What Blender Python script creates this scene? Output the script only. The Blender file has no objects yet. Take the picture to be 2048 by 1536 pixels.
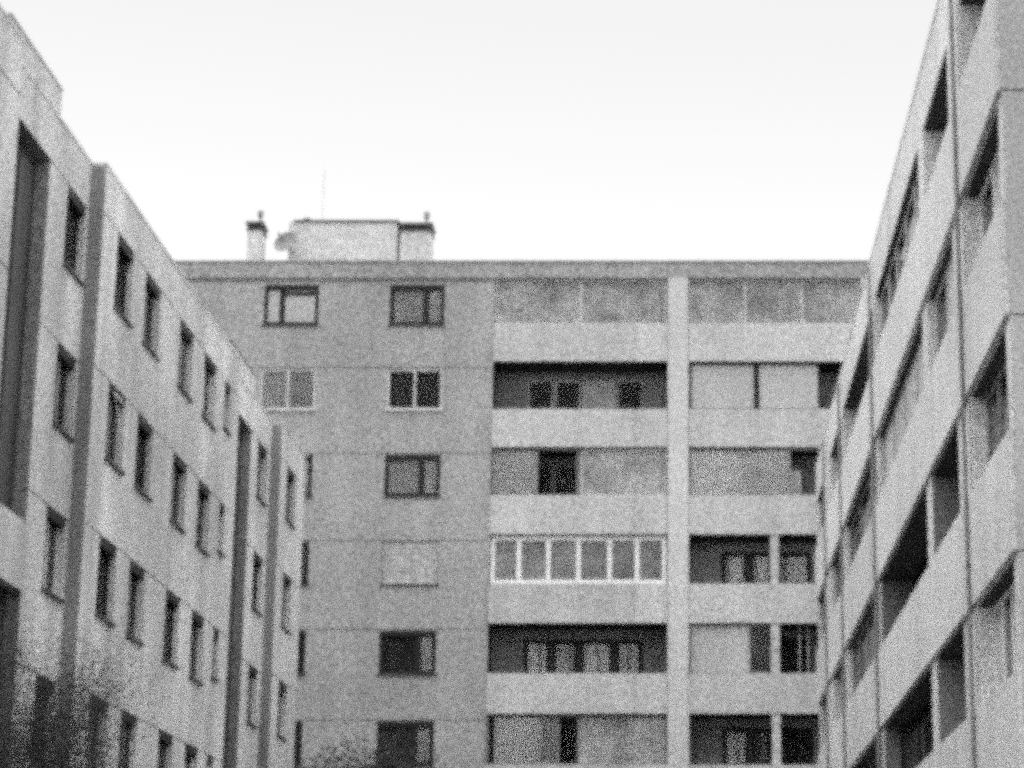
import bpy, math, random
from mathutils import Vector
R = math.radians
random.seed(7)
scene = bpy.context.scene
col = scene.collection

# ------------------------------------------------------------------ camera
EYE = 1.6                                   # eye height above the courtyard
PITCH = 14.4
cam_d = bpy.data.cameras.new('camera')
cam = bpy.data.objects.new('camera', cam_d); col.objects.link(cam)
cam.location = (0, 0, EYE); cam.rotation_euler = (R(90 + PITCH), 0, 0)
cam_d.sensor_width = 36; cam_d.lens = 84.375
cam_d.shift_x = -0.1592                     # the photograph is an off-centre crop
cam_d.clip_start = 0.1; cam_d.clip_end = 4000
scene.camera = cam

# ------------------------------------------------------------------ overcast daylight (black-and-white film)
SUN_EL, SUN_AZ = 86, -60   # azimuth from +Y, negative towards -X
world = bpy.data.worlds.new('World'); scene.world = world; world.use_nodes = True
wt = world.node_tree; wt.nodes.clear()
sky = wt.nodes.new('ShaderNodeTexSky'); sky.sky_type = 'NISHITA'; sky.sun_disc = False
sky.sun_elevation = R(SUN_EL); sky.sun_rotation = R(SUN_AZ); sky.dust_density = 1; sky.air_density = 1.0
bw = wt.nodes.new('ShaderNodeRGBToBW'); bg = wt.nodes.new('ShaderNodeBackground'); wo = wt.nodes.new('ShaderNodeOutputWorld')
wt.links.new(sky.outputs[0], bw.inputs[0]); wt.links.new(bw.outputs[0], bg.inputs[0]); wt.links.new(bg.outputs[0], wo.inputs[0])
bg.inputs[1].default_value = 0.12
sun_d = bpy.data.lights.new('sun', 'SUN'); sun_d.energy = 1.5; sun_d.angle = R(120); sun_d.color = (1, 1, 1)
sun = bpy.data.objects.new('sun', sun_d); col.objects.link(sun)
sd = Vector((math.sin(R(SUN_AZ)) * math.cos(R(SUN_EL)), math.cos(R(SUN_AZ)) * math.cos(R(SUN_EL)), math.sin(R(SUN_EL))))
sun.rotation_euler = sd.to_track_quat('Z', 'Y').to_euler(); sun.location = (0, 30, 60)
scene.view_settings.view_transform = 'Standard'; scene.view_settings.look = 'None'
scene.view_settings.exposure = 1.52; scene.view_settings.gamma = 1.0
scene.render.engine = 'CYCLES'
scene.cycles.use_denoising = False
scene.cycles.filter_width = 5.5
scene.cycles.use_adaptive_sampling = True; scene.cycles.adaptive_threshold = 0.35; scene.cycles.adaptive_min_samples = 6
scene.cycles.max_bounces = 8; scene.cycles.transparent_max_bounces = 12

# ------------------------------------------------------------------ materials
def mat(name, v, grain=9.0, amp=0.3, streak=0.12, rough=0.9, spec=0.2, rnd=0.08, bump=0.0):
    m = bpy.data.materials.new(name); m.use_nodes = True; t = m.node_tree; N = t.nodes
    b = N['Principled BSDF']; b.inputs['Roughness'].default_value = rough; b.inputs['Specular IOR Level'].default_value = spec
    geo = N.new('ShaderNodeNewGeometry')
    def mult(a, c):
        n = N.new('ShaderNodeMath'); n.operation = 'MULTIPLY'; t.links.new(a, n.inputs[0])
        if isinstance(c, float): n.inputs[1].default_value = c
        else: t.links.new(c, n.inputs[1])
        return n.outputs[0]
    def rng(sock, f0, f1, lo, hi):
        n = N.new('ShaderNodeMapRange'); t.links.new(sock, n.inputs[0])
        for i, x in enumerate((f0, f1, lo, hi)): n.inputs[i + 1].default_value = x
        return n.outputs[0]
    n1 = N.new('ShaderNodeTexNoise'); n1.inputs['Scale'].default_value = grain * 1.35; n1.inputs['Detail'].default_value = 3
    n1.inputs['Roughness'].default_value = 0.75
    t.links.new(geo.outputs['Position'], n1.inputs['Vector'])
    out = rng(n1.outputs[0], 0.34, 0.66, 1 - min(.85, amp * 1.35), 1 + amp * 1.35)
    if streak:
        mp = N.new('ShaderNodeMapping'); mp.inputs['Scale'].default_value = (1.3, 1.3, 0.16)
        t.links.new(geo.outputs['Position'], mp.inputs['Vector'])
        n2 = N.new('ShaderNodeTexNoise'); n2.inputs['Scale'].default_value = 1.0; n2.inputs['Detail'].default_value = 4
        t.links.new(mp.outputs[0], n2.inputs['Vector'])
        out = mult(out, rng(n2.outputs[0], 0.3, 0.7, 1 - streak, 1 + streak))
        n3 = N.new('ShaderNodeTexNoise'); n3.inputs['Scale'].default_value = 0.35; n3.inputs['Detail'].default_value = 5
        t.links.new(geo.outputs['Position'], n3.inputs['Vector'])
        out = mult(out, rng(n3.outputs[0], 0.3, 0.7, 1 - streak, 1 + streak))
    if rnd:
        oi = N.new('ShaderNodeObjectInfo')
        out = mult(out, rng(oi.outputs['Random'], 0, 1, 1 - rnd, 1 + rnd))
    out = mult(out, float(v))
    t.links.new(out, b.inputs['Base Color'])
    if bump:
        bp = N.new('ShaderNodeBump'); bp.inputs['Strength'].default_value = bump; bp.inputs['Distance'].default_value = 0.02
        t.links.new(n1.outputs[0], bp.inputs['Height']); t.links.new(bp.outputs[0], b.inputs['Normal'])
    return m

def glass(name, dust, dust_v, grain=9.0):
    """window glass: fresnel reflection over a clear pane with some dust on it"""
    m = bpy.data.materials.new(name); m.use_nodes = True; t = m.node_tree; N = t.nodes; N.clear()
    o = N.new('ShaderNodeOutputMaterial'); tr = N.new('ShaderNodeBsdfTransparent'); gl = N.new('ShaderNodeBsdfGlossy')
    df = N.new('ShaderNodeBsdfDiffuse'); fr = N.new('ShaderNodeFresnel'); fr.inputs[0].default_value = 1.5
    tr.inputs[0].default_value = (.97, .97, .97, 1); gl.inputs['Roughness'].default_value = 0.04; gl.inputs[0].default_value = (.42, .42, .42, 1)
    geo = N.new('ShaderNodeNewGeometry'); ns = N.new('ShaderNodeTexNoise'); ns.inputs['Scale'].default_value = 1.1; ns.inputs['Detail'].default_value = 3
    t.links.new(geo.outputs['Position'], ns.inputs['Vector'])
    mr = N.new('ShaderNodeMapRange'); t.links.new(ns.outputs[0], mr.inputs[0])
    for i, x in enumerate((.3, .7, dust * .6, min(1, dust * 1.4))): mr.inputs[i + 1].default_value = x
    n2 = N.new('ShaderNodeTexNoise'); n2.inputs['Scale'].default_value = grain; t.links.new(geo.outputs['Position'], n2.inputs['Vector'])
    m0 = N.new('ShaderNodeMapRange'); t.links.new(n2.outputs[0], m0.inputs[0])
    for i, x in enumerate((.34, .66, dust_v * .6, dust_v * 1.4)): m0.inputs[i + 1].default_value = x
    t.links.new(m0.outputs[0], df.inputs[0])
    m1 = N.new('ShaderNodeMixShader'); t.links.new(mr.outputs[0], m1.inputs[0]); t.links.new(tr.outputs[0], m1.inputs[1]); t.links.new(df.outputs[0], m1.inputs[2])
    m2 = N.new('ShaderNodeMixShader'); t.links.new(fr.outputs[0], m2.inputs[0]); t.links.new(m1.outputs[0], m2.inputs[1]); t.links.new(gl.outputs[0], m2.inputs[2])
    t.links.new(m2.outputs[0], o.inputs[0])
    return m

M = {
    'panel_back':  mat('grey_aggregate_panel', 0.39, 9, .55, .10),
    'parapet_back': mat('pale_concrete_back', 0.53, 9, .42, .10),
    'fascia_back': mat('roof_fascia_concrete', 0.33, 9, .5, .08),
    'panel_left':  mat('aggregate_panel_left', 0.54, 15, .45, .20),
    'panel_return': mat('dark_return_panel', 0.22, 15, .5, .2),  # darker concrete on section ends and stair strip reveals
    'panel_right': mat('pale_panel_right', 0.60, 15, .36, .10),
    'gable_right': mat('gable_aggregate_panel', 0.43, 20, .42, .1),
    'pier_back':   mat('pier_concrete', 0.58, 9, .32, .06),
    'loggia_dim':  mat('shaded_loggia_wall', 0.2, 15, .5, .2),  # wall colour darkened to paint shade into selected right-hand loggias
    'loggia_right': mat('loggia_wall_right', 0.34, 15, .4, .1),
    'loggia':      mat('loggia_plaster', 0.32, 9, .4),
    'loggia_shade': mat('loggia_soffit_shade', 0.05, 9, .4),  # near-black colour carries the shade of loggia soffits and side reveals
    'joint':       mat('joint_sealant', 0.07, 9, .3),
    'seam':        mat('mortar_seam', 0.14, 9, .6),
    'inside':      mat('room_dark_backing', 0.02, 9, .2, 0),  # near-black backing gives the darkness of unlit rooms by colour
    'white':       mat('white_frame_paint', 0.58, 9, .2, .05),
    'brightwhite': mat('fresh_white_frame', 0.84, 9, .12, .04),
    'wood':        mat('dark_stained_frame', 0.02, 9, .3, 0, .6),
    'greyframe':   mat('weathered_frame', 0.30, 9, .3, .1),
    'curtain':     mat('net_curtain', 0.85, 9, .3, .1, rnd=.15),
    'blind':       mat('grey_blind', 0.58, 9, .4, .1, rnd=.15),
    'drape':       mat('dark_drape', 0.10, 9, .4, .1, rnd=.3),
    'panel':       mat('pale_infill_board', 0.47, 9, .42, .08, rnd=.06),
    'sheet':       mat('zinc_sheet', 0.06, 14, .25, .1, .5, .4),
    'metal':       mat('galvanised_steel', 0.25, 9, .2, .1, .5, .4),
    'dishgrey':    mat('grey_dish_paint', 0.26, 9, .3, .1, .6),
    'pipegrey':    mat('dull_zinc_pipe', 0.26, 15, .3, .2, .6),
    'penthouse':   mat('pale_render', 0.55, 9, .3, .06),
    'felt':        mat('roofing_felt', 0.10, 9, .2),
    'glassblock':  mat('dirty_glass_block', 0.07, 15, .5, .3, .35, .3),
    'glass':       glass('clear_glass', .05, .3),
    'dusty':       glass('dusty_glass', .42, .72),
    'smoky':       glass('smoky_glass', .45, .40),
    'lawn':        mat('lawn', 0.07, 20, .5, .2),
    'asphalt':     mat('asphalt', 0.06, 30, .3, .1),
    'kerb':        mat('kerb_concrete', 0.35, 20, .2),
    'leaf':        mat('foliage', 0.055, 12, .4, 0, .7),
    'bark':        mat('bark', 0.10, 20, .4),
}

# ------------------------------------------------------------------ helpers
class MB:
    def __init__(self): self.v = []; self.f = []; self.m = []; self.mats = []
    def mi(self, m):
        if m not in self.mats: self.mats.append(m)
        return self.mats.index(m)
    def quad(self, pts, m):
        i = len(self.v); self.v += [tuple(p) for p in pts]; self.f.append(tuple(range(i, i + len(pts)))); self.m.append(self.mi(m))
    def box(self, x0, x1, y0, y1, z0, z1, m):
        p = [(x, y, z) for z in (z0, z1) for y in (y0, y1) for x in (x0, x1)]
        i = len(self.v); self.v += p
        for f in ((0, 2, 3, 1), (4, 5, 7, 6), (0, 1, 5, 4), (2, 6, 7, 3), (0, 4, 6, 2), (1, 3, 7, 5)):
            self.f.append(tuple(i + k for k in f)); self.m.append(self.mi(m))
    def fbox(self, P, u0, u1, z0, z1, d0, d1, m):
        """box in facade coordinates: along, up, inwards"""
        a = P(u0, z0, d0); b = P(u1, z1, d1)
        self.box(min(a[0], b[0]), max(a[0], b[0]), min(a[1], b[1]), max(a[1], b[1]), min(a[2], b[2]), max(a[2], b[2]), m)
    def tube(self, pts, rads, m, n=8):
        rings = []
        for k, p in enumerate(pts):
            p = Vector(p); a = Vector(pts[max(k - 1, 0)]); b = Vector(pts[min(k + 1, len(pts) - 1)])
            d = (b - a).normalized(); s = d.orthogonal().normalized(); t = d.cross(s)
            i = len(self.v); r = rads[k] if isinstance(rads, (list, tuple)) else rads
            for j in range(n):
                q = 2 * math.pi * j / n; self.v.append(tuple(p + (s * math.cos(q) + t * math.sin(q)) * r))
            rings.append(i)
        mi = self.mi(m)
        for a, b in zip(rings, rings[1:]):
            for j in range(n): self.f.append((a + j, a + (j + 1) % n, b + (j + 1) % n, b + j)); self.m.append(mi)
        self.f.append(tuple(rings[0] + j for j in reversed(range(n)))); self.m.append(mi)
        self.f.append(tuple(rings[-1] + j for j in range(n))); self.m.append(mi)
    def build(self, name, parent=None, loc=None):
        me = bpy.data.meshes.new(name)
        if parent is not None:                       # geometry is written in world coordinates; parents sit unrotated
            w = world_loc(parent); self.v = [(a - w[0], b - w[1], c - w[2]) for a, b, c in self.v]
        elif loc is not None:
            self.v = [(a - loc[0], b - loc[1], c - loc[2]) for a, b, c in self.v]
        me.from_pydata(self.v, [], self.f)
        for m in self.mats: me.materials.append(m)
        me.polygons.foreach_set('material_index', self.m); me.update()
        o = bpy.data.objects.new(name, me); col.objects.link(o)
        if parent is not None: o.parent = parent
        elif loc is not None: o.location = loc
        return o

def world_loc(o):
    v = Vector((0, 0, 0))
    while o is not None: v += o.location; o = o.parent
    return v

def tag(o, label, cat, group=None, kind=None):
    o['label'] = label; o['category'] = cat
    if group: o['group'] = group
    if kind: o['kind'] = kind
    return o

def empty(name, loc):
    o = bpy.data.objects.new(name, None); col.objects.link(o); o.location = loc; o.empty_display_size = 1
    return o

def relief(mb, P, U, Z, base, rects):
    """a facade as a relief: every rectangle (u0,u1,z0,z1,depth,back material,reveal material) is sunk into it"""
    us = sorted({U[0], U[1], *[max(U[0], min(U[1], x)) for r in rects for x in r[:2]]})
    zs = sorted({Z[0], Z[1], *[max(Z[0], min(Z[1], x)) for r in rects for x in r[2:4]]})
    nu, nz = len(us) - 1, len(zs) - 1
    cell = [[(0.0, base, base)] * nz for _ in range(nu)]
    for r in rects:
        for i in range(nu):
            if us[i] < r[0] - 1e-6 or us[i + 1] > r[1] + 1e-6: continue
            for j in range(nz):
                if zs[j] < r[2] - 1e-6 or zs[j + 1] > r[3] + 1e-6: continue
                cell[i][j] = (r[4], r[5], r[6])
    for i in range(nu):
        for j in range(nz):
            d, m, s = cell[i][j]
            mb.quad([P(us[i], zs[j], d), P(us[i + 1], zs[j], d), P(us[i + 1], zs[j + 1], d), P(us[i], zs[j + 1], d)], m)
            if i + 1 < nu:
                d2, m2, s2 = cell[i + 1][j]
                if abs(d2 - d) > 1e-6:
                    sm = s if d > d2 else s2
                    mb.quad([P(us[i + 1], zs[j], d), P(us[i + 1], zs[j], d2), P(us[i + 1], zs[j + 1], d2), P(us[i + 1], zs[j + 1], d)], sm)
            if j + 1 < nz:
                d2, m2, s2 = cell[i][j + 1]
                if abs(d2 - d) > 1e-6:
                    sm = s if d > d2 else s2
                    mb.quad([P(us[i], zs[j + 1], d), P(us[i], zs[j + 1], d2), P(us[i + 1], zs[j + 1], d2), P(us[i + 1], zs[j + 1], d)], sm)

def drape(P, u0, u1, z0, z1, d, m, parent, name='curtain', fold=0.022):
    mb = MB(); n = max(4, int((u1 - u0) / 0.12)); ph = random.random() * 6
    pts = [(u0 + (u1 - u0) * k / n, d + fold * math.sin(k * 1.9 + ph) + fold * .5 * math.sin(k * .7)) for k in range(n + 1)]
    for (a, da), (b, db) in zip(pts, pts[1:]):
        mb.quad([P(a, z0, da), P(b, z0, db), P(b, z1, db), P(a, z1, da)], m)
    return mb.build(name, parent)

def frame_unit(P, u0, u1, z0, z1, d, parent, name, fm, w=.07, mull=(), rails=(), panes=None, t=.06, back=False):
    """a framed window: outer frame, mullions (positions along), rails (heights); one pane per bay as sub-parts"""
    mb = MB(); f = M[fm]
    mb.fbox(P, u0, u0 + w, z0, z1, d, d + t, f); mb.fbox(P, u1 - w, u1, z0, z1, d, d + t, f)
    mb.fbox(P, u0 + w, u1 - w, z0, z0 + w, d, d + t, f); mb.fbox(P, u0 + w, u1 - w, z1 - w, z1, d, d + t, f)
    for q in mull:
        x, ww = q if isinstance(q, tuple) else (q, w)
        mb.fbox(P, x - ww / 2, x + ww / 2, z0 + w, z1 - w, d - .004, d + t, f)
    for q in rails:
        a, b, h = q
        mb.fbox(P, a, b, h - w / 2, h + w / 2, d + .004, d + t, f)
    o = mb.build(name, parent)
    edges = [u0 + w * .5] + sorted((q[0] if isinstance(q, tuple) else q) for q in mull) + [u1 - w * .5]
    for k, (a, b) in enumerate(zip(edges, edges[1:])):
        spec = panes[k] if panes else 'glass'
        if spec == 'open': continue
        if spec == 'panel':
            g = MB(); g.fbox(P, a, b, z0 + w * .5, z1 - w * .5, d + .015, d + .04, M['panel']); g.build('infill_board', o); continue
        g = MB(); g.quad([P(a, z0 + w * .5, d + .025), P(b, z0 + w * .5, d + .025), P(b, z1 - w * .5, d + .025), P(a, z1 - w * .5, d + .025)], M[spec if spec in ('glass', 'dusty', 'smoky') else 'glass'])
        g.build('pane', o)
        if back and spec == 'glass':
            g = MB(); g.fbox(P, a, b, z0 + w * .5, z1 - w * .5, d + .045, d + .055, M['inside']); g.build('room_dark_backing', o)  # dark board stands in for the unlit room behind the pane
        if spec in ('curtain', 'blind', 'drape'): drape(P, a, b, z0 + w * .5, z1 - w * .5, d + .062, M[spec], o)
    return o

def sill(P, u0, u1, z, parent, m='sheet'):
    mb = MB(); mb.fbox(P, u0 - .04, u1 + .04, z - .035, z + .012, -.06, .15, M[m]); return mb.build('sill', parent)

# ================================================================== THE SETTING: ground
g = MB(); S = 900
g.quad([(-S, -S, 0), (S, -S, 0), (S, S, 0), (-S, S, 0)], M['lawn'])
tag(g.build('ground'), 'mown lawn of the courtyard reaching out round the blocks', 'lawn', kind='structure')
g = MB(); g.quad([(-2.2, -40, .004), (1.4, -40, .004), (1.4, 70, .004), (-2.2, 70, .004)], M['asphalt'])
tag(g.build('path'), 'asphalt footpath running down the courtyard between the blocks', 'path', kind='structure')
g = MB()
for x in (-2.3, 1.4): g.box(x, x + .1, -40, 70, -.1, .1, M['kerb'])
tag(g.build('kerb'), 'pale concrete kerbs edging the asphalt footpath', 'kerb', kind='structure')

# ================================================================== BACK BUILDING (faces the camera)
D = 74.0
Pb = lambda u, z, d: (u, D + d, z)
back = tag(empty('apartment_building', (-4, 80, 0)), 'tall panel block closing the courtyard with two stacks of loggias and rooftop chimneys', 'apartment building', 'concrete panel blocks round the courtyard')
ROOF_B = 24.66
PT = lambda k: 22.55 - 2.8 * k                     # parapet top / window sill level of storey k from the top
BAYS = [(-5.80, -0.24), (0.44, 5.95), (6.6, 12.1)]
COLS = [(-19.6, -17.85), (-13.19, -11.44), (-9.16, -7.40)]
rects = []
for k in range(7):
    zj = PT(k) + 1.37
    if k: rects.append((-24, -5.86, zj, zj + .03, .02, M['seam'], M['seam']))
rects.append((-24, -5.86, 24.0, 24.03, .02, M['seam'], M['seam']))
for k in range(7):
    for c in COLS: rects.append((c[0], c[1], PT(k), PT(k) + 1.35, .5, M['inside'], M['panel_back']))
    for b in BAYS: rects.append((b[0], b[1], PT(k), PT(k) + 1.58, 1.35, M['loggia'], M['loggia_shade']))
mb = MB(); relief(mb, Pb, (-24, 13), (0, ROOF_B - .55), M['panel_back'], rects)
for x in (-24, 13): mb.quad([(x, D, 0), (x, D + 12, 0), (x, D + 12, ROOF_B - .55), (x, D, ROOF_B - .55)], M['panel_back'])
mb.quad([(-24, D + 12, 0), (13, D + 12, 0), (13, D + 12, ROOF_B - .55), (-24, D + 12, ROOF_B - .55)], M['panel_back'])
mb.build('wall', back)
mb = MB(); mb.box(-24.05, 13.05, D - .07, D + 12.05, ROOF_B - .55, ROOF_B - .03, M['fascia_back'])
rf = mb.build('roof', back)
mb = MB(); mb.box(-24.1, 13.1, D - .11, D + .3, ROOF_B - .03, ROOF_B + .03, M['fascia_back']); mb.build('coping', rf)
for (x0, x1) in ((-.24, .44), (5.95, 6.6)):
    mb = MB(); mb.box(x0 + .02, x1 - .02, D - .10, D - .002, 0, ROOF_B - .56, M['pier_back']); mb.build('pier', back)
for k in range(7):
    for b in BAYS:
        for (u0, u1) in ((b[0], (b[0] + b[1]) / 2 + 1.75), ((b[0] + b[1]) / 2 + 1.765, b[1])):
            mb = MB(); mb.box(u0, u1, D - .08, D - .002, PT(k) - 1.22, PT(k) + .015, M['parapet_back']); mb.build('parapet', back)
# --- the windows of the panel wall: (storey, column, frame, mullion share, panes, rail)
WB = [
    (0, 1, 'wood', (.33,), ('panel', 'panel'), .26), (0, 2, 'wood', (.66,), ('blind', 'blind'), None),
    (1, 1, 'white', (.5,), ('blind', 'blind'), None), (1, 2, 'white', (.5,), ('glass', 'glass'), None),
    (2, 1, 'wood', (.6,), ('glass', 'blind'), None), (2, 2, 'wood', (.66,), ('blind', 'blind'), None),
    (3, 1, 'wood', (.6,), ('glass', 'drape'), None), (3, 2, 'white', (), ('curtain',), None),
    (4, 1, 'wood', (.6,), ('glass', 'glass'), None), (4, 2, 'wood', (.68,), ('glass', 'curtain'), None),
    (5, 1, 'wood', (.6,), ('glass', 'glass'), None), (5, 2, 'wood', (.66,), ('drape', 'curtain'), None),
    (6, 1, 'wood', (.6,), ('glass', 'glass'), None), (6, 2, 'wood', (.66,), ('glass', 'glass'), None)]
for k, c, fm, ms, panes, rail in WB:
    u0, u1 = COLS[c]; z0, z1 = PT(k), PT(k) + 1.35; wd = .12 if fm == 'wood' else .075
    d = .05 if fm == 'wood' else .02
    if k == 3 and c == 2:                            # roller shutter pulled down over this one
        mb = MB()
        for s in range(14): mb.box(u0 + .02, u1 - .02, D + .03 + .008 * (s % 2), D + .06, z0 + .02 + s * .094, z0 + .11 + s * .094, M['panel'])
        o = mb.build('roller_shutter', back); sill(Pb, u0, u1, z0, o); continue
    o = frame_unit(Pb, u0, u1, z0, z1, d, back, 'window', fm, wd, [(u0 + (u1 - u0) * q, wd * (1.5 if fm == 'wood' else 1.0)) for q in ms],
                   [(u0 + (u1 - u0) * ms[0], u1 - wd, z1 - .3)] if rail else (), panes)
    if fm == 'wood':
        mb = MB(); mb.box(u0 + .004, u1 - .004, D + .006, D + .045, z1 - .17, z1 - .004, M['wood']); mb.build('head_shade_box', o)  # dark box added at the head to paint the reveal's shade
    sill(Pb, u0, u1, z0, o, 'sheet' if fm == 'wood' else 'white')

# --- loggias: glazed ones get framed screens at the front, open ones show the flat's window wall behind
def inner_units(b, k, panes, fm='greyframe', z_top=.30):
    """window + balcony door in the wall at the back of a loggia"""
    z1 = PT(k) + 1.58 - z_top; z0 = PT(k) - .9; d = 1.27
    u0 = b[0] + 1.05; wid = (.82, .82, 1.05, .85)
    for i, w in enumerate(wid[:len(panes)]):
        frame_unit(Pb, u0, u0 + w, max(z0, PT(k) + .005), z1, d, back, 'balcony_door' if i in (2,) else 'window', fm, .12 if fm == 'wood' else .05, (), (), (panes[i],), back=True)
        u0 += w + .06
def screen(b, k, posts, panes, fm='white', w=.07, d=.06, share=(0, 1)):
    u0 = b[0] + (b[1] - b[0]) * share[0]; u1 = b[0] + (b[1] - b[0]) * share[1]
    frame_unit(Pb, u0 + .03, u1 - .03, PT(k) + .02, PT(k) + 1.54, d, back, 'loggia_glazing', fm, w, [u0 + (u1 - u0) * p for p in posts], (), panes)
A, B = BAYS[0], BAYS[1]
screen(A, 0, ((.5)), ['dusty', 'dusty'], 'greyframe', .06) if False else screen(A, 0, (.5,), ['dusty', 'dusty'], 'white', .06)
screen(B, 0, (.33, .66), ['dusty', 'dusty', 'dusty'], 'white', .06)
inner_units(A, 0, ('glass', 'curtain', 'glass', 'curtain')); inner_units(B, 0, ('curtain', 'glass', 'curtain'))
inner_units(A, 1, ('glass', 'glass', 'panel', 'glass'), 'white')
screen(B, 1, (.5, .53), ['panel', 'glass', 'panel'], 'wood', .05, share=(0, .76))
screen(A, 2, (.52, ), ['curtain', 'open'], 'greyframe', .05, share=(0, .5)); screen(A, 2, (), ['dusty'], 'white', .05, share=(.5, 1))
inner_units(A, 2, ('glass', 'glass', 'glass', 'curtain'))
screen(B, 2, (.40, .74,), ['curtain', 'curtain', 'open'], 'greyframe', .05, share=(0, .78))
screen(A, 3, (.165, .33, .5, .675, .83), ['smoky'] * 6, 'brightwhite', .14)
inner_units(A, 3, ('glass', 'curtain', 'glass', 'glass'))
inner_units(B, 3, ('curtain', 'curtain', 'curtain'), 'wood', .34)
inner_units(A, 4, ('curtain', 'curtain', 'curtain', 'curtain'), 'wood', .34)
screen(B, 4, (.72,), ['panel', 'drape'], 'greyframe', .05, share=(0, .47)); inner_units(B, 4, ('glass', 'glass', 'glass'), 'wood')
screen(A, 5, (.05, .30, .40, .51, .76), ['open', 'curtain', 'blind', 'open', 'dusty', 'dusty'], 'greyframe', .05)
inner_units(A, 5, ('glass', 'glass', 'curtain', 'glass')); inner_units(B, 5, ('curtain', 'drape', 'glass'), 'wood', .3)
mb = MB(); mb.box(3.1, 4.0, D + .5, D + .54, PT(2), PT(2) + .95, M['panel']); mb.box(4.02, 4.08, D + .5, D + .56, PT(2), PT(2) + 1.5, M['wood']); mb.build('inner_screen', back)
mb = MB(); mb.box(3.86, 3.89, D + .3, D + .33, PT(4), PT(4) + 1.57, M['white']); mb.box(4.12, 4.15, D + .3, D + .33, PT(4), PT(4) + 1.57, M['white']); mb.build('clothes_pole', back)
for k in range(3, 7):
    mb = MB(); mb.box(2.98, 3.24, D - .05, D + .15, PT(k), PT(k) + 1.57, M['parapet_back']); mb.build('loggia_post', back)

# --- rooftop: lift house, chimneys
mb = MB()
mb.box(-13.0, -9.36, 77, 82, ROOF_B - .03, 27.0, M['penthouse']); ph = mb.build('lift_house', back)
mb = MB(); mb.box(-12.86, -9.30, 76.95, 82.05, 27.0, 27.07, M['felt']); mb.build('roof_slab', ph)
def chimney(x0, x1, z1, pipe_x):
    m = MB(); m.box(x0, x1, 77, 77.9, ROOF_B - .03, z1 - .3, M['penthouse']); o = m.build('chimney', back)
    m = MB(); m.box(x0 - .04, x1 + .04, 76.96, 77.94, z1 - .3, z1 - .24, M['felt'])
    n = max(2, int((x1 - x0) / .22))
    for i in range(n + 1):
        x = x0 + (x1 - x0 - .1) * i / n; m.box(x, x + .1, 77.02, 77.88, z1 - .24, z1 - .1, M['felt'])
    m.box(x0 + .03, x1 - .03, 77.3, 77.6, z1 - .24, z1 - .1, M['joint'])
    m.box(x0 - .06, x1 + .06, 76.94, 77.96, z1 - .1, z1, M['felt']); m.build('cap', o)
    m = MB(); m.tube([(pipe_x, 77.4, z1), (pipe_x, 77.4, z1 + .5)], .05, M['metal'])
    m.tube([(pipe_x, 77.4, z1 + .3), (pipe_x, 77.4, z1 + .5)], .1, M['metal']); m.build('pipe', o)
chimney(-14.40, -13.92, 27.02, -14.05)
chimney(-9.20, -8.22, 26.98, -8.42)

dish = tag(empty('satellite_dish', (-12.96, 76.6, 25.9)), 'round satellite dish on a bracket at the corner of the lift house', 'satellite dish')
mb = MB(); n = 20; rows = 5; rad = .42
ax = Vector((-.35, -.85, .4)).normalized(); s = ax.orthogonal().normalized(); t = ax.cross(s); c0 = Vector((-12.98, 76.6, 26.1))
for side in (0, .02):
    for a in range(rows):
        for j in range(n):
            def q(r, k):
                r = r / rows * rad; an = 2 * math.pi * k / n
                return c0 + (s * math.cos(an) + t * math.sin(an)) * r + ax * (r * r * .8 - side)
            mb.quad([q(a, j), q(a, j + 1), q(a + 1, j + 1), q(a + 1, j)], M['dishgrey'])
mb.build('reflector', dish)
mb = MB(); mb.tube([c0 - t * .3, c0 + ax * .42 - t * .12, ], .02, M['metal']); mb.tube([c0 + ax * .40 - t * .12, c0 + ax * .5 - t * .1], .05, M['metal']); mb.build('receiver_arm', dish)
mb = MB(); mb.tube([c0, c0 - ax * .12, Vector((-12.9, 76.98, 25.9))], .035, M['metal']); mb.build('bracket', dish)
ant = tag(empty('aerial_mast', (-12.2, 79, 27.07)), 'thin aerial mast standing on the lift house roof', 'aerial')
mb = MB(); mb.tube([(-12.2, 79, 27.07), (-12.2, 79, 29.7)], [.009, .004], M['metal']); mb.build('pole', ant)
mb = MB()
for zz, l in ((28.9, .22), (29.1, .2), (29.3, .16)): mb.tube([(-12.2 - l * .3, 79 - l, zz), (-12.2 + l * .3, 79 + l, zz)], .003, M['metal'], 6)
mb.build('aerial_rod', ant)
vent = tag(empty('roof_vent', (-12.45, 77.3, 27.07)), 'small cowled vent on the left edge of the lift house roof', 'roof vent')
mb = MB(); mb.tube([(-12.45, 77.3, 27.07), (-12.45, 77.3, 27.16)], .09, M['metal']); mb.build('stub', vent)
mb = MB(); mb.tube([(-12.45, 77.3, 27.16), (-12.45, 77.3, 27.21), (-12.45, 77.3, 27.28)], [.17, .15, .04], M['metal'], 10); mb.build('cowl', vent)

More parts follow.
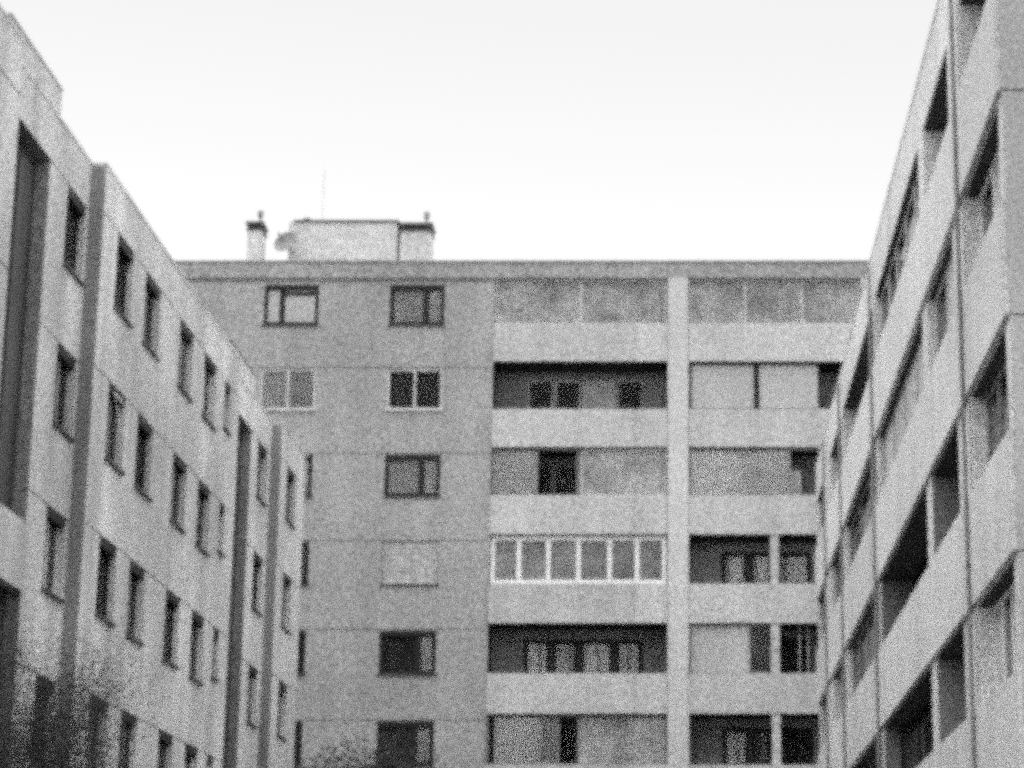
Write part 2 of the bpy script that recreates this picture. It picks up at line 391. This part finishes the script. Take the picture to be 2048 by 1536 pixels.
# ================================================================== LEFT BUILDING (stepped sections, faces +X)
left = tag(empty('apartment_building', (-15, 40, 0)), 'lower panel block on the left, stepped sections with rows of small deep-set windows', 'apartment building', 'concrete panel blocks round the courtyard')
ROOF_L = 16.02
HL = lambda k: 15.15 - 2.8 * k                      # window head = panel joint, storey k from the top
SECT = [(21.0, 34.9, -10.14), (34.9, 40.5, -10.40), (40.5, 54.2, -10.14), (54.2, 60.3, -10.40), (60.3, 64.3, -10.14)]
MOD = 18.4
def left_window(X, y0, w, h, k, fm, panes, mull=(.5,), sash=False):
    P = lambda u, z, d: (X - d, u, z)
    z1 = HL(k); z0 = z1 - h
    o = frame_unit(P, y0, y0 + w, z0, z1, .12, left, 'window', fm, .055, [y0 + w * q for q in mull], (), panes)
    sill(P, y0, y0 + w, z0, o)
    m = MB(); m.fbox(P, y0 + .003, y0 + w - .003, z1 - .15, z1 - .003, .015, .115, M['wood']); m.build('head_shade_box', o)  # dark box added under the lintel, standing in for soffit shade
    if sash:
        m = MB(); a = y0 + w * .25; m.v
        for (u0, u1, z_0, z_1) in ((a, a + .05, z1 - .75, z1 - .15), (a + .6, a + .65, z1 - .75, z1 - .15), (a, a + .65, z1 - .8, z1 - .75), (a, a + .65, z1 - .15, z1 - .1)):
            m.quad([(X + .02 + .22 * (z1 - .1 - z_0), u0, z_0), (X + .02 + .22 * (z1 - .1 - z_0), u1, z_0), (X + .02 + .22 * (z1 - .1 - z_1), u1, z_1), (X + .02 + .22 * (z1 - .1 - z_1), u0, z_1)], M['white'])
        m.build('tilted_sash', o)
WL = {0: [(33.0, .7, 1.1)], 1: [(39.0, 1.3, 1.4)],
      2: [(41.65, 1.35, 1.4), (44.05, 1.35, 1.4), (47.35, 1.4, 1.4), (49.95, 1.4, 1.4), (52.4, .7, 1.1)],
      3: [(58.4, 1.35, 1.4)], 4: [(61.4, 1.35, 1.4)]}
STRIP = {1: (34.95, 37.8), 3: (54.25, 57.4)}
choices = [('glass', 'glass'), ('glass', 'blind'), ('drape', 'glass'), ('glass', 'glass'), ('glass', 'glass'), ('curtain', 'drape')]
for si, (ya, yb, X) in enumerate(SECT):
    P = lambda u, z, d, X=X: (X - d, u, z)
    rects = []
    for k in range(5):
        rects.append((ya, yb, HL(k) + .0, HL(k) + .025, .02, M['seam'], M['seam']))
    for k in range(5):
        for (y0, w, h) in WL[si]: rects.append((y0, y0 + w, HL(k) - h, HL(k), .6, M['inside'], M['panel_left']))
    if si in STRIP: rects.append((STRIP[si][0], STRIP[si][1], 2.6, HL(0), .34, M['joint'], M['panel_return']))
    mb = MB(); relief(mb, P, (ya, yb), (0, ROOF_L), M['panel_left'], rects)
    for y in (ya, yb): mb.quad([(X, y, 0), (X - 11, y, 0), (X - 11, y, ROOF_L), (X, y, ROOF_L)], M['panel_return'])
    mb.quad([(X - 11, ya, 0), (X - 11, yb, 0), (X - 11, yb, ROOF_L), (X - 11, ya, ROOF_L)], M['panel_left'])
    mb.build('wall', left)
    mb = MB(); mb.box(X - 11, X - .25, ya + .003, yb - .003, ROOF_L - .25, ROOF_L - .1, M['felt'])
    rf = mb.build('roof', left)
    mb = MB(); mb.box(X - .28, X + .012, ya + .002, yb + (.012 if si == 4 else -.002), ROOF_L, ROOF_L + .06, M['panel_left']); mb.build('coping', rf)
    for k in range(5):
        for wi, (y0, w, h) in enumerate(WL[si]):
            small = w < 1
            left_window(X, y0, w, h, k, random.choice(['greyframe', 'white', 'wood', 'greyframe']), ('glass',) if small else random.choice(choices), () if small else (.5,),
                        sash=(si == 2 and k == 1 and wi == 0))
    if si in STRIP:                                   # stairwell glazing: dirty glass blocks between thin concrete bars
        a, b = STRIP[si]; mb = MB()
        z = 2.7
        mb.fbox(P, a, b, 2.6, HL(0) - .002, .26, .33, M['glassblock'])
        o = mb.build('stair_window', left)
        mb = MB()
        for q in (0, 1 / 3, 2 / 3, 1): mb.fbox(P, a + (b - a - .06) * q, a + (b - a - .06) * q + .06, 2.6, HL(0) - .004, .235, .258, M['joint'])
        mb.build('glazing_bar', o)
        if si == 1:
            mb = MB(); mb.fbox(P, a, b, 7.9, 9.0, -.03, .18, M['panel_left']); mb.build('spandrel_panel', left)
        mb = MB(); mb.box(X - 3.6, X + .005, a + .02, a + 3.25, ROOF_L + .062, ROOF_L + .52, M['panel_left']); o = mb.build('stair_head', left)
        mb = MB(); mb.box(X - 3.6, X + .02, a, a + 3.27, ROOF_L + .52, ROOF_L + .56, M['felt'] if si == 3 else M['panel_left']); mb.build('roof_slab', o)

# ================================================================== RIGHT BUILDING (loggia rows, faces -X)
XR = 3.92
right = tag(empty('apartment_building', (9, 46, 0)), 'lower panel block on the right with long pale balcony parapets and loggias', 'apartment building', 'concrete panel blocks round the courtyard')
Pr = lambda u, z, d: (XR + d, u, z)
ROOF_R = 15.95
HR = lambda k: 14.96 - 2.8 * k                      # loggia head
BR = lambda k: 13.55 - 2.8 * k + .03                # parapet top
Y0, Y1 = 27.0, 65.3
OPEN = [(27.4, 30.85), (32.35, 35.8), (36.6, 45.15), (45.8, 54.3), (55.1, 59.4), (61.7, 65.0)]
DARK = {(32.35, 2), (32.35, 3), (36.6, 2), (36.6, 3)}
rects = []
for jy in (30.97, 45.47, 54.6, 60.5): rects.append((jy, jy + .10, 0, ROOF_R - .2, .2, M['joint'], M['joint']))
for k in range(5):
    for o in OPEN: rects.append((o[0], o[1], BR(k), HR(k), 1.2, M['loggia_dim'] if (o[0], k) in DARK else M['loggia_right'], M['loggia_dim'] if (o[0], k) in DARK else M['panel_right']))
mb = MB(); relief(mb, Pr, (Y0, Y1), (0, ROOF_R), M['panel_right'], rects)
mb.quad([(XR, Y1, 0), (XR + 11, Y1, 0), (XR + 11, Y1, ROOF_R), (XR, Y1, ROOF_R)], M['gable_right'])
mb.quad([(XR + 11, Y0, 0), (XR + 11, Y1, 0), (XR + 11, Y1, ROOF_R), (XR + 11, Y0, ROOF_R)], M['gable_right'])
mb.build('wall', right)
Pg = lambda u, z, d: (u, Y0 + d, z)
mb = MB(); relief(mb, Pg, (XR, XR + 11), (0, ROOF_R), M['gable_right'], [(XR, XR + 11, HR(k) + .0, HR(k) + .025, .02, M['seam'], M['seam']) for k in range(5)])
mb.build('gable_wall', right)
mb = MB(); mb.box(XR + .25, XR + 11, Y0 + .003, Y1 - .003, ROOF_R - .25, ROOF_R - .1, M['felt']); rf = mb.build('roof', right)
mb = MB(); mb.box(XR - .012, XR + .28, Y0 - .012, Y1 + .012, ROOF_R, ROOF_R + .07, M['panel_right']); mb.build('coping', rf)
PAR = [(27.02, 30.95), (31.09, 45.45), (45.59, 54.58), (54.72, 60.48), (60.62, 65.28)]
for k in range(5):
    for (a, b) in PAR:
        mb = MB(); mb.fbox(Pr, a, b, HR(k + 1) + .02, BR(k) + .03, -.06, -.002, M['panel_right']); mb.build('parapet', right)
for k in range(5):
    for o in OPEN:
        mb = MB(); mb.fbox(Pr, o[0] + .004, o[1] - .004, HR(k) - .03, HR(k) - .004, .03, 1.19, M['loggia_shade']); mb.build('ceiling_shade_board', right)  # near-black board under each ceiling paints in the shade there
for jy in (31.02, 45.52, 54.65, 60.55):              # rainwater pipes down the block joints
    mb = MB(); mb.tube([(XR - .085, jy, .2), (XR - .085, jy, ROOF_R - .3)], .03, M['pipegrey'], 8)
    for k in range(5): mb.tube([(XR - .085, jy, HR(k) - .3), (XR - .085, jy, HR(k) - .24)], .038, M['pipegrey'], 8)
    mb.build('drainpipe', right)
def rscreen(i, k, posts, panes, fm='greyframe', w=.06, d=.11, share=(0, 1)):
    a, b = OPEN[i]; u0 = a + (b - a) * share[0]; u1 = a + (b - a) * share[1]
    frame_unit(Pr, u0 + .02, u1 - .02, BR(k) + .02, HR(k) - .034, d, right, 'loggia_glazing', fm, w, [u0 + (u1 - u0) * p for p in posts], (), panes)
def rinner(i, k, panes, fm='greyframe'):
    a, b = OPEN[i]; n = len(panes); w = (b - a - .8) / n; u = a + .4
    for q in range(n):
        frame_unit(Pr, u + .04, u + w - .04, BR(k) + .01, HR(k) - .22, 1.12, right, 'window', fm, .06, (), (), (panes[q],), back=True); u += w
RG = {(0, 0): None, (0, 1): ((.3, .6), ['dusty', 'panel', 'dusty'], 'brightwhite'), (0, 2): ((.33, .66), ['dusty', 'glass', 'dusty'], 'greyframe'), (0, 3): ((.25, .5, .75), ['dusty', 'panel', 'dusty', 'panel'], 'brightwhite'),
      (1, 0): ((.5,), ['dusty', 'dusty'], 'greyframe', .55), (1, 1): ((.5,), ['panel', 'dusty'], 'white'), (1, 2): None, (1, 3): ((.5,), ['drape', 'dusty'], 'greyframe', .45),
      (2, 0): ((.2, .4, .6, .8), ['dusty', 'curtain', 'dusty', 'curtain', 'dusty'], 'white'), (2, 1): ((.25, .5, .75), ['panel'] * 4, 'greyframe'), (2, 2): ((.25, .5, .75), ['drape', 'dusty', 'drape', 'dusty'], 'wood', .6), (2, 3): ((.3, .62), ['drape', 'dusty', 'drape'], 'wood', .3),
      (3, 0): ((.25, .5, .75), ['dusty', 'blind', 'dusty', 'dusty'], 'greyframe', .5), (3, 1): ((.33, .66), ['dusty', 'blind', 'dusty'], 'greyframe'), (3, 2): ((.25, .5, .75), ['blind', 'dusty', 'dusty', 'blind'], 'greyframe'), (3, 3): ((.25, .5, .75), ['drape', 'dusty', 'dusty', 'drape'], 'greyframe', .3),
      (4, 0): ((.5,), ['dusty', 'dusty'], 'greyframe', .3), (4, 1): ((.5,), ['dusty', 'dusty'], 'greyframe'), (4, 2): ((.5,), ['blind', 'dusty'], 'greyframe', .25), (4, 3): ((.5,), ['dusty', 'panel'], 'white'),
      (5, 0): ((.5,), ['dusty', 'dusty'], 'greyframe'), (5, 1): ((.5,), ['dusty', 'dusty'], 'greyframe'), (5, 2): None, (5, 3): ((.5,), ['dusty', 'dusty'], 'greyframe', .3)}
DIM = {(1, 2), (1, 3), (2, 2), (2, 3)}
for (i, k), v in RG.items():
    if v: rscreen(i, k, v[0], v[1], v[2], d=v[3] if len(v) > 3 else (.2 if i == 0 else .11))
    n = 4 if i in (2, 3) else 2
    rinner(i, k, [random.choice(['glass', 'drape'] if (i, k) in DIM else ['glass', 'curtain', 'drape', 'glass']) for _ in range(n)], random.choice(['greyframe', 'white', 'wood']))

# ================================================================== TREES
def tree(loc, height, crown_r, crown_h, leaves, label, seed, leaf=.10):
    rd = random.Random(seed); x, y, _ = loc
    o = tag(empty('tree', loc), label, 'tree')
    top = height - crown_h * .55
    tr = MB(); tips = []
    bend = [(x + rd.uniform(-.12, .12) * i, y + rd.uniform(-.12, .12) * i, top * i / 5) for i in range(6)]
    tr.tube(bend, [.11 - .018 * i for i in range(6)], M['bark'])
    for i in range(12):
        b = Vector(bend[rd.choice([3, 4, 5])]); an = rd.uniform(0, 6.28); r = crown_r * rd.uniform(.45, .95)
        e = Vector((x + math.cos(an) * r, y + math.sin(an) * r, height - crown_h * rd.uniform(.1, .85)))
        mid = (b + e) / 2 + Vector((0, 0, -.15)); tr.tube([b, mid, e], [.03, .02, .008], M['bark'], 6); tips.append(e)
    tr.build('trunk', o)
    cr = MB(); cen = Vector((x, y, height - crown_h / 2)); clumps = [(t, rd.uniform(.35, .75) * crown_r * .6) for t in tips]
    for i in range(16):
        v = Vector((rd.gauss(0, 1), rd.gauss(0, 1), rd.gauss(0, 1))).normalized()
        clumps.append((cen + Vector((v.x * crown_r * .8, v.y * crown_r * .8, v.z * crown_h * .42)), rd.uniform(.3, .6) * crown_r * .6))
    for i in range(leaves):
        c, r = rd.choice(clumps); v = Vector((rd.gauss(0, .85), rd.gauss(0, .85), rd.gauss(0, .85)))
        p = c + v * r; a = Vector((rd.gauss(0, 1), rd.gauss(0, 1), rd.gauss(0, 1))).normalized(); s = a.orthogonal().normalized(); t = a.cross(s)
        q = leaf * rd.uniform(.6, 1.3)
        cr.quad([p - s * q, p - t * q * .55, p + s * q, p + t * q * .55], M['leaf'])
    cr.build('crown', o)
    return o
tree((-8.75, 67.5, 0), 8.25, 1.6, 4.0, 16000, 'leafy tree whose dark crown rises before the tall block beside the left block', 3, .06)
tree((-9.3, 33.0, 0), 6.45, 1.5, 4.4, 80000, 'thin-leaved dark tree added close to the wall of the left block to darken it', 12, .019)  # fine dense leaves added to darken the wall's lower corner
